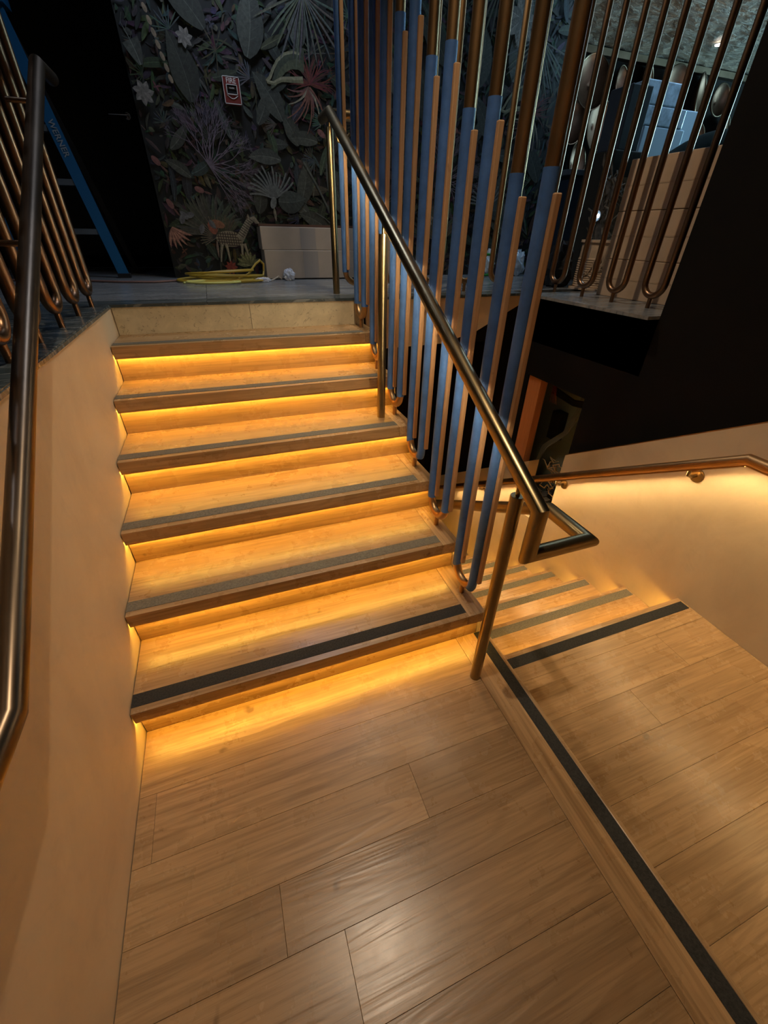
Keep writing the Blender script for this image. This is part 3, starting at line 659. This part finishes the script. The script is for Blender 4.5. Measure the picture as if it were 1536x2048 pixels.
upright('draped_box', 3.64, 3.84, 2.33, 2.052, 2.42, .22, plain('slate_cloth', (.05, .06, .075), .8, ns=5), 'slate grey covered box resting on the dark brown cabinet', 'box')
m = MB(); vs = []
for j in range(9):
    for k in range(17):
        u = j / 8; v = k / 16; x = 3.76 + 1.5 * v; z = 1.885 + (.33 * math.sin(math.pi * min(1, v * 1.15)) + .03 * math.sin(9 * v + 3 * u)) * math.sin(math.pi * (.15 + .7 * u)); vs.append((x, 1.93 + .33 * u, z))
m.add(vs, [(j * 17 + k, j * 17 + k + 1, (j + 1) * 17 + k + 1, (j + 1) * 17 + k) for j in range(8) for k in range(16)])
o = m.build('tarpaulin', green_k, smooth=True); sm = o.modifiers.new('thick', 'SOLIDIFY'); sm.thickness = .02
tag(o, 'dark green tarpaulin humped behind the top of the carton stack', 'tarpaulin')
MB().box(3.78, 5.2, 1.92, 2.28, Z7, 1.86).build('crate_under_tarp', fabric_k); tag(bpy.data.objects['crate_under_tarp'], 'black crate carrying the dark green tarpaulin behind the cartons', 'crate')
# tangled netting
rn = random.Random(9); m = MB()
for k in range(46):
    p0 = Vector((3.58 + rn.uniform(-.13, .10), 2.12 + rn.uniform(-.08, .08), Z7 + .15 + rn.uniform(0, .62)))
    pts = [p0]
    for s in range(6): pts.append(pts[-1] + Vector((rn.uniform(-.05, .05), rn.uniform(-.04, .04), rn.uniform(-.06, .07))))
    m.tube(pts, .004 + .004 * rn.random(), 5)
m.box(3.5, 3.62, 2.1, 2.2, Z7, Z7 + .7)
tag(m.build('netting', plain('brown_netting', (.16, .12, .08), .8, ns=30, namp=.5)), 'tangle of brown netting bundled beside the far side of the cartons', 'netting')
wlp = thing('work_light', (3.06, 1.70, 1.62), 'small dazzling white work light shining beside the carton stack', 'lamp')
wlp.location = (3.10, 1.60, Z7)
MB().tube([(3.30, 2.02, Z7), (3.30, 2.02, 1.60)], .009, 8).build('pole', greyp, wlp)
MB().lathe([(.001, -.03), (.03, -.028), (.034, .0), (.03, .001)], (3.30, 2.0, 1.62), 18, M=Matrix.Rotation(R_(90), 3, 'X')).build('shade', greyp, wlp, smooth=True)
MB().lathe([(.012, 0), (.012, .004), (.0001, .004)], (3.293, 1.985, 1.62), 18, M=Matrix.Rotation(R_(90), 3, 'X')).build('bulb', emis('work_lamp', (.75, .88, 1), 90), wlp)
dl = MB().lathe([(.05, 0), (.05, -.006), (.0001, -.006)], (7.33, 4.92, 3.615), 20).build('ceiling_spotlight', emis('lamp_white', (1, .95, .85), 12)); tag(dl, 'small white recessed spotlight in the crumpled metal leaf ceiling', 'lamp')
for q, lab in (((.84, -.22, 3.66), 'round recessed ceiling downlight above the landing'), ((1.34, 1.45, 3.66), 'round recessed ceiling downlight above the upper steps')):
    e = MB().lathe([(.075, .24), (.075, .10), (.07, .10), (.065, .24)], q, 28).build('downlight', greyp, smooth=True); tag(e, lab, 'lamp')
# ----- cavity clutter: cables and rubble
rn = random.Random(12)
cab = thing('cable_bundle', (2.8, 1.2, .3), 'grey cables hanging inside the dark wall opening', 'cable bundle')
for k in range(5):
    MB().tube([(2.93, 1.24 + k * .012, .62), (2.92, 1.25 + k * .012, .40), (2.88, 1.29 + .01 * k, .22), (2.80, 1.38 + .012 * k, .08), (2.76, 1.42, -.1)], .005, 8).build('cable', plain('grey_cable', (.22, .22, .19), .5), cab, smooth=True)
for k in range(3): MB().tube([(2.88, 1.55, .47 + .02 * k), (2.87, 1.3, .45 + .015 * k), (2.86, 1.0, .50 + .02 * k)], .010, 8).build('black_pipe', fabric_k, cab, smooth=True)
for k in range(5): MB().tube([(2.80, 1.50 - .01 * k, .66), (2.80, 1.47 - .012 * k, .52 + rn.uniform(-.03, .03)), (2.82, 1.50 - .02 * k, .42)], .0025, 6).build('red_wire', plain('red_wire', (.25, .04, .02), .5), cab)
tag(MB().box(2.90, 2.975, 1.42, 1.52, .10, .33).build('junction_box', fabric_k, bevel=.004), 'black junction box inside the dark wall opening', 'junction box')
m = MB()
for k in range(60):
    c = (rn.uniform(2.68, 2.9), rn.uniform(1.0, 1.33), -.43 + rn.uniform(0, .16)); s = rn.uniform(.01, .035)
    m.hexa([(c[0] + a * s + rn.uniform(-.01, .01), c[1] + b * s + rn.uniform(-.01, .01), c[2] + e * s) for a, b, e in ((-1, -1, -1), (1, -1, -1), (1, 1, -1), (-1, 1, -1), (-1, -1, 1), (1, -1, 1), (1, 1, 1), (-1, 1, 1))])
rb = m.build('rubble', plain('dusty_rubble', (.07, .06, .05), .9, ns=9, namp=.6)); tag(rb, 'dusty rubble and offcuts heaped in the bottom of the wall opening', 'rubble', kind='stuff')
m = MB()
for k in range(16):
    p0 = Vector((2.70 + rn.uniform(-.0, .1), 1.05 + rn.uniform(0, .2), -.18 + rn.uniform(0, .25))); pts = [p0]
    for s in range(7): pts.append(pts[-1] + Vector((rn.uniform(-.03, .03), rn.uniform(-.05, .05), rn.uniform(-.045, .045))))
    m.tube(pts, .0035, 6)
tag(m.build('loose_wires', plain('tan_wire', (.28, .18, .08), .5), smooth=True), 'tangle of thin tan wires in the wall opening under the handrail', 'wire', kind='stuff')
# ================================================================= wallpaper print (flat printed shapes)
PR, t, b = nt('wallpaper_print'); at = t.nodes.new('ShaderNodeAttribute'); at.attribute_name = 'print'
vv, _ = coords(t, (1, 1, 1), False); nn = noise(t, vv, 60, 4, .6); lk(t, mix(t, at.outputs[0], ramp(t, nn, [(.3, (.55, .55, .55)), (.7, (1.15, 1.15, 1.15))]), 1.0, 'MULTIPLY'), b.inputs['Base Color']); b.inputs['Roughness'].default_value = .6
mu = MB(); lay = [0]; rn = random.Random(31)
def strip(cl, wd, col, col2=None, vein=None):
    """flat leaf about a centre line; wd(s) is the half width"""
    lay[0] += 1; y = 3.0995 - lay[0] * 3e-6; n = len(cl); A = []; B = []; M_ = []
    for i, (u, v) in enumerate(cl):
        u0, v0 = cl[max(0, i - 1)]; u1, v1 = cl[min(n - 1, i + 1)]; dx, dz = u1 - u0, v1 - v0; L = math.hypot(dx, dz) or 1
        w_ = wd(i / (n - 1)); A.append((u - dz / L * w_, y, v + dx / L * w_)); B.append((u + dz / L * w_, y, v - dx / L * w_)); M_.append((u, y, v))
    ok = lambda q: .245 < q[0] < 3.61
    for i in range(n - 1):
        if all(map(ok, (A[i], B[i], A[i + 1], B[i + 1]))):
            mu.add([A[i], M_[i], M_[i + 1], A[i + 1]], [(0, 3, 2, 1)], 0, col)
            mu.add([M_[i], B[i], B[i + 1], M_[i + 1]], [(0, 3, 2, 1)], 0, col2 or tuple(q * .7 for q in col))
def cline(u, v, ang, L, bend, n=9):
    pts = [(u, v)]; a = ang
    for i in range(n - 1): pts.append((pts[-1][0] + math.cos(a) * L / (n - 1), pts[-1][1] + math.sin(a) * L / (n - 1))); a += bend / (n - 1)
    return pts
def leaf(u, v, ang, L, w_, col, bend=.3, n=9, rib=True):
    cl = cline(u, v, ang, L, bend, n); strip(cl, lambda s: w_ * math.sin(math.pi * min(1, .04 + .96 * s)) ** .8 * (1 - .3 * s), col)
    if rib and L > .09:
        c2 = tuple(min(1, q * 1.8 + .015) for q in col); strip(cl, lambda s: .0022 * (1 - s) + .0006, c2, c2)
        for k in range(2, n - 1):
            for sg in (1, -1):
                a = ang + bend * k / n + sg * .9; q = cl[k]; ll = w_ * .8 * math.sin(math.pi * k / n)
                strip([q, (q[0] + math.cos(a) * ll, q[1] + math.sin(a) * ll)], lambda s: .0009, tuple(x * 1.35 for x in col), tuple(x * 1.35 for x in col))
def fan(u, v, a0, a1, n, L, w_, col, bend=.2, jit=.15):
    for k in range(n):
        a = a0 + (a1 - a0) * k / (n - 1) + rn.uniform(-.04, .04); l_ = L * rn.uniform(1 - jit, 1)
        cl = cline(u, v, a, l_, bend * rn.uniform(-1, 1), 8); c = tuple(q * rn.uniform(.75, 1.2) for q in col); strip(cl, lambda s: w_ * (.35 + .9 * s) * (1 - s ** 6), c)
def coral(u, v, a, L, dep, w_, col):
    cl = cline(u, v, a, L, rn.uniform(-.35, .35), 5); strip(cl, lambda s: w_ * (1 - .4 * s), col, col)
    if dep:
        for k in range(2 if dep > 1 else 3): coral(*cl[-1], a + rn.uniform(-.42, .42), L * rn.uniform(.7, .95), dep - 1, w_ * .68, col)
def blob(u, v, rx, rz, col, ang=0, n=14):
    strip(cline(u - rx * math.cos(ang), v - rx * math.sin(ang), ang, 2 * rx, 0, n), lambda s: rz * math.sqrt(max(0, 1 - (2 * s - 1) ** 2)), col, tuple(q * .85 for q in col))
G1 = (.040, .046, .034); G2 = (.062, .070, .054); G3 = (.088, .098, .082); TEAL = (.040, .062, .054); OLV = (.075, .07, .035)
GREY = (.15, .15, .16); CREAM = (.33, .29, .20); PINK = (.24, .10, .09); MAU = (.16, .13, .17); RED = (.13, .025, .022)
for k in range(4200):     # background foliage
    u = rn.uniform(.25, 3.6); v = rn.uniform(1.18, 3.6); c = rn.choice([G1, G1, G2, TEAL, OLV, (.03, .03, .03), (.05, .05, .045), (.07, .06, .05)])
    leaf(u, v, rn.uniform(0, 6.28), rn.uniform(.03, .12), rn.uniform(.006, .020), tuple(q * rn.uniform(.3, 1.6) for q in c), rn.uniform(-.8, .8), 6, rib=False)
for k in range(230):     # little flowers and berries
    u = rn.uniform(.27, 3.58); v = rn.uniform(1.2, 3.5); c = rn.choice([PINK, GREY, CREAM, MAU, (.12, .08, .05)]); c = tuple(q * rn.uniform(.3, .75) for q in c); n_ = rn.choice([1, 4, 5])
    for j in range(n_): leaf(u, v, 6.28 * j / n_ + rn.random(), rn.uniform(.018, .034), .006, c, 0, 5, rib=False)
def scatter(seed, ox, sc_=1.0):
    for (u, v, a, L, w_, c) in [(1.16, 1.93, 2.9, .24, .055, G3), (1.35, 1.60, 2.4, .22, .05, G3), (1.50, 1.50, 2.5, .26, .06, G2), (1.28, 1.66, 1.1, .30, .07, G2), (1.62, 1.62, 1.7, .34, .085, G3),
        (1.30, 2.02, 1.9, .20, .06, G2), (1.02, 2.12, .9, .22, .05, G2), (1.20, 2.15, 2.0, .30, .08, G2), (1.0, 2.45, 1.2, .34, .10, G2), (1.35, 2.52, 1.5, .30, .08, G3), (1.12, 2.30, .6, .26, .06, G1), (.60, 2.2, 1.6, .34, .10, G1),
        (.33, 2.35, 1.8, .30, .06, G3), (.40, 1.95, .6, .2, .04, G2), (.75, 2.55, 2.2, .34, .09, G1), (1.75, 1.9, 2.0, .3, .08, G1), (.50, 1.80, 2.4, .18, .04, G2), (1.45, 2.05, 2.9, .22, .05, G2), (.95, 1.6, 1.2, .2, .06, G1)]:
        leaf(u + ox, v, a, L, w_, c, .5)
for k in range(170):
    leaf(rn.uniform(.26, 3.55), rn.uniform(1.25, 3.4), rn.uniform(0, 6.28), rn.uniform(.12, .24), rn.uniform(.02, .045), tuple(q * rn.uniform(.4, .95) for q in rn.choice([G2, G3, OLV, G1, TEAL])), rn.uniform(-.6, .6), 8)
for k in range(60): fan(rn.uniform(.3, 3.5), rn.uniform(1.3, 3.4), rn.uniform(0, 3), rn.uniform(3.2, 5), 9, rn.uniform(.06, .13), .004, tuple(q * rn.uniform(.4, .9) for q in rn.choice([G3, GREY, OLV])), .2)
scatter(1, 0); scatter(2, 1.75)
for ox in (0, 1.9):
    for a in (2.1, 1.85, 1.6, 1.4, 1.2, 1.0, .8, .5, .25, 0, -.25, -.5, -.75, -1.0): coral(.64 + ox, 1.87, a, .085, 5, .0045, MAU)
    for s in range(14):   # grey plume
        a = .35 + s * .19; cl = cline(1.075 + ox, 1.70, a, .20 * rn.uniform(.8, 1.05), .5, 8); strip(cl, lambda s_: .008 * (1 - .3 * s_), (.19, .21, .20))
    blob(1.07 + ox, 1.67, .04, .022, (.22, .24, .22), 1.2); leaf(1.07 + ox, 1.64, -1.5, .09, .012, CREAM, 0, rib=False)
    leaf(1.11 + ox, 1.68, -.1, .22, .085, (.06, .075, .065), .5)
    for s in range(46): a = rn.uniform(-.4, 3.4); cl = cline(1.42 + ox, 2.36, a, rn.uniform(.12, .24), rn.uniform(-1, 1), 7); strip(cl, lambda s_: .007 * (1 - s_), tuple(q * rn.uniform(.6, 1.5) for q in RED))
    for s in range(10): cl = cline(1.41 + ox, 2.34, 3.6 + s * .22, rn.uniform(.16, .26), -.8, 8); strip(cl, lambda s_: .009 * (1 - s_ * .8), rn.choice([CREAM, (.25, .10, .07), PINK]))
    cl = [(1.36 + ox, 2.50), (1.31 + ox, 2.505), (1.25 + ox, 2.49), (1.20 + ox, 2.455), (1.165 + ox, 2.41), (1.14 + ox, 2.37), (1.115 + ox, 2.345)]
    strip([(a + .025, b - .03) for a, b in cl] , lambda s: .055 * (1 - s) + .006, (.085, .095, .05), (.05, .06, .035)); strip(cl, lambda s: .006 + .004 * s, (.26, .25, .15), (.22, .21, .12))
    strip([(1.115 + ox, 2.345), (1.16 + ox, 2.34), (1.22 + ox, 2.365), (1.30 + ox, 2.37), (1.37 + ox, 2.375)], lambda s: .008 + .01 * s, (.30, .28, .17), (.18, .17, .09))
    strip([(1.33 + ox, 1.93), (1.42 + ox, 1.80), (1.50 + ox, 1.66), (1.58 + ox, 1.50)], lambda s: .007, (.11, .12, .10)); strip([(1.58 + ox, 1.50), (1.48 + ox, 1.58), (1.40 + ox, 1.62)], lambda s: .004, (.11, .12, .10))
    fan(1.40 + ox, 2.78, 3.5, 6.0, 16, .38, .007, (.12, .13, .10), .3); fan(1.0 + ox, 3.05, 3.6, 5.9, 14, .36, .009, (.06, .065, .045))
    fan(.58 + ox, 1.46, .4, 3.1, 26, .27, .014, (.075, .085, .06), .15); fan(.66 + ox, 1.43, .7, 2.9, 20, .17, .010, (.10, .09, .05), .1)
for s in range(16): cl = cline(.60, 1.44, 1.1 + s * .17, rn.uniform(.10, .14), 0, 4); strip(cl, lambda s_: .004, (.20, .16, .10), (.02, .02, .02))
blob(.585, 1.50, .045, .03, (.30, .09, .05), 2.0); blob(.63, 1.525, .05, .025, (.28, .12, .06), -.3)
# striped animal wearing a plaid rug
blob(.70, 1.43, .105, .052, (.30, .25, .16), -.05)
for k in range(9): strip([(.62 + .018 * k, 1.385), (.615 + .018 * k, 1.475)], lambda s: .0035, (.07, .045, .03), (.07, .045, .03))
for k in range(5): strip([(.605, 1.392 + .018 * k), (.785, 1.385 + .018 * k)], lambda s: .003, (.05, .03, .02), (.05, .03, .02))
strip([(.775, 1.43), (.82, 1.49), (.86, 1.545), (.905, 1.565), (.93, 1.53)], lambda s: .030 - .016 * s, (.32, .28, .20))
for k in range(9): u = .785 + .012 * k; v = 1.455 + .0125 * k; strip([(u - .022, v + .016), (u + .022, v - .014)], lambda s: .0025, (.03, .02, .015), (.03, .02, .015))
leaf(.865, 1.56, 1.7, .035, .008, CREAM, 0, rib=False)
for (u, v, du) in ((.635, 1.395, -.03), (.665, 1.395, .01), (.785, 1.40, -.01), (.805, 1.40, .02)): strip([(u, v), (u + du * .6, v - .055), (u + du, v - .12)], lambda s: .011 - .006 * s, (.36, .31, .21))
leaf(.60, 1.42, -1.7, .12, .010, (.3, .2, .15), .2, rib=False)
for k in range(9): leaf(.675, 1.235, k * .7, .052, .014, (.34, .05, .03), .2, 6)
for k in range(7): leaf(.82, 1.25, .4 + k * .42, .10, .02, (.20, .20, .08), .3, 7)
for (u, v, a) in ((.54, 1.73, -.3), (1.48, 2.10, -.6), (.29, 1.88, -.8), (.32, 1.64, -1.0), (2.1, 1.75, .5), (2.6, 2.2, -.4)):
    blob(u, v, .034, .018, PINK, a); leaf(u + .03 * math.cos(a), v + .03 * math.sin(a), a, .06, .008, (.16, .07, .06), .1, rib=False)
for k in range(6): leaf(.30, 1.50, 4.2 + .3 * k, .14, .014, (.34, .16, .11), .5, 7)
for k in range(5): leaf(.37 + .05 * k, 1.52 + .03 * (k % 3), 1.2 + k, .07, .022, GREY, .3)
for k in range(7): blob(.42 + .012 * k, 2.60 - .05 * k, .022, .012, (.30, .23, .15), -1.2)
for (u, v, s) in ((.31, 2.22, 1), (.62, 2.5, .8), (3.1, 2.85, 2.2), (1.9, 2.6, 1), (2.4, 1.6, 1)):
    for k in range(7): leaf(u, v, k * .9, .065 * s, .022 * s, (.27, .25, .22), .4, 7)
o = mu.build('mural_print', PR, wm); tag(o, kind='stuff')
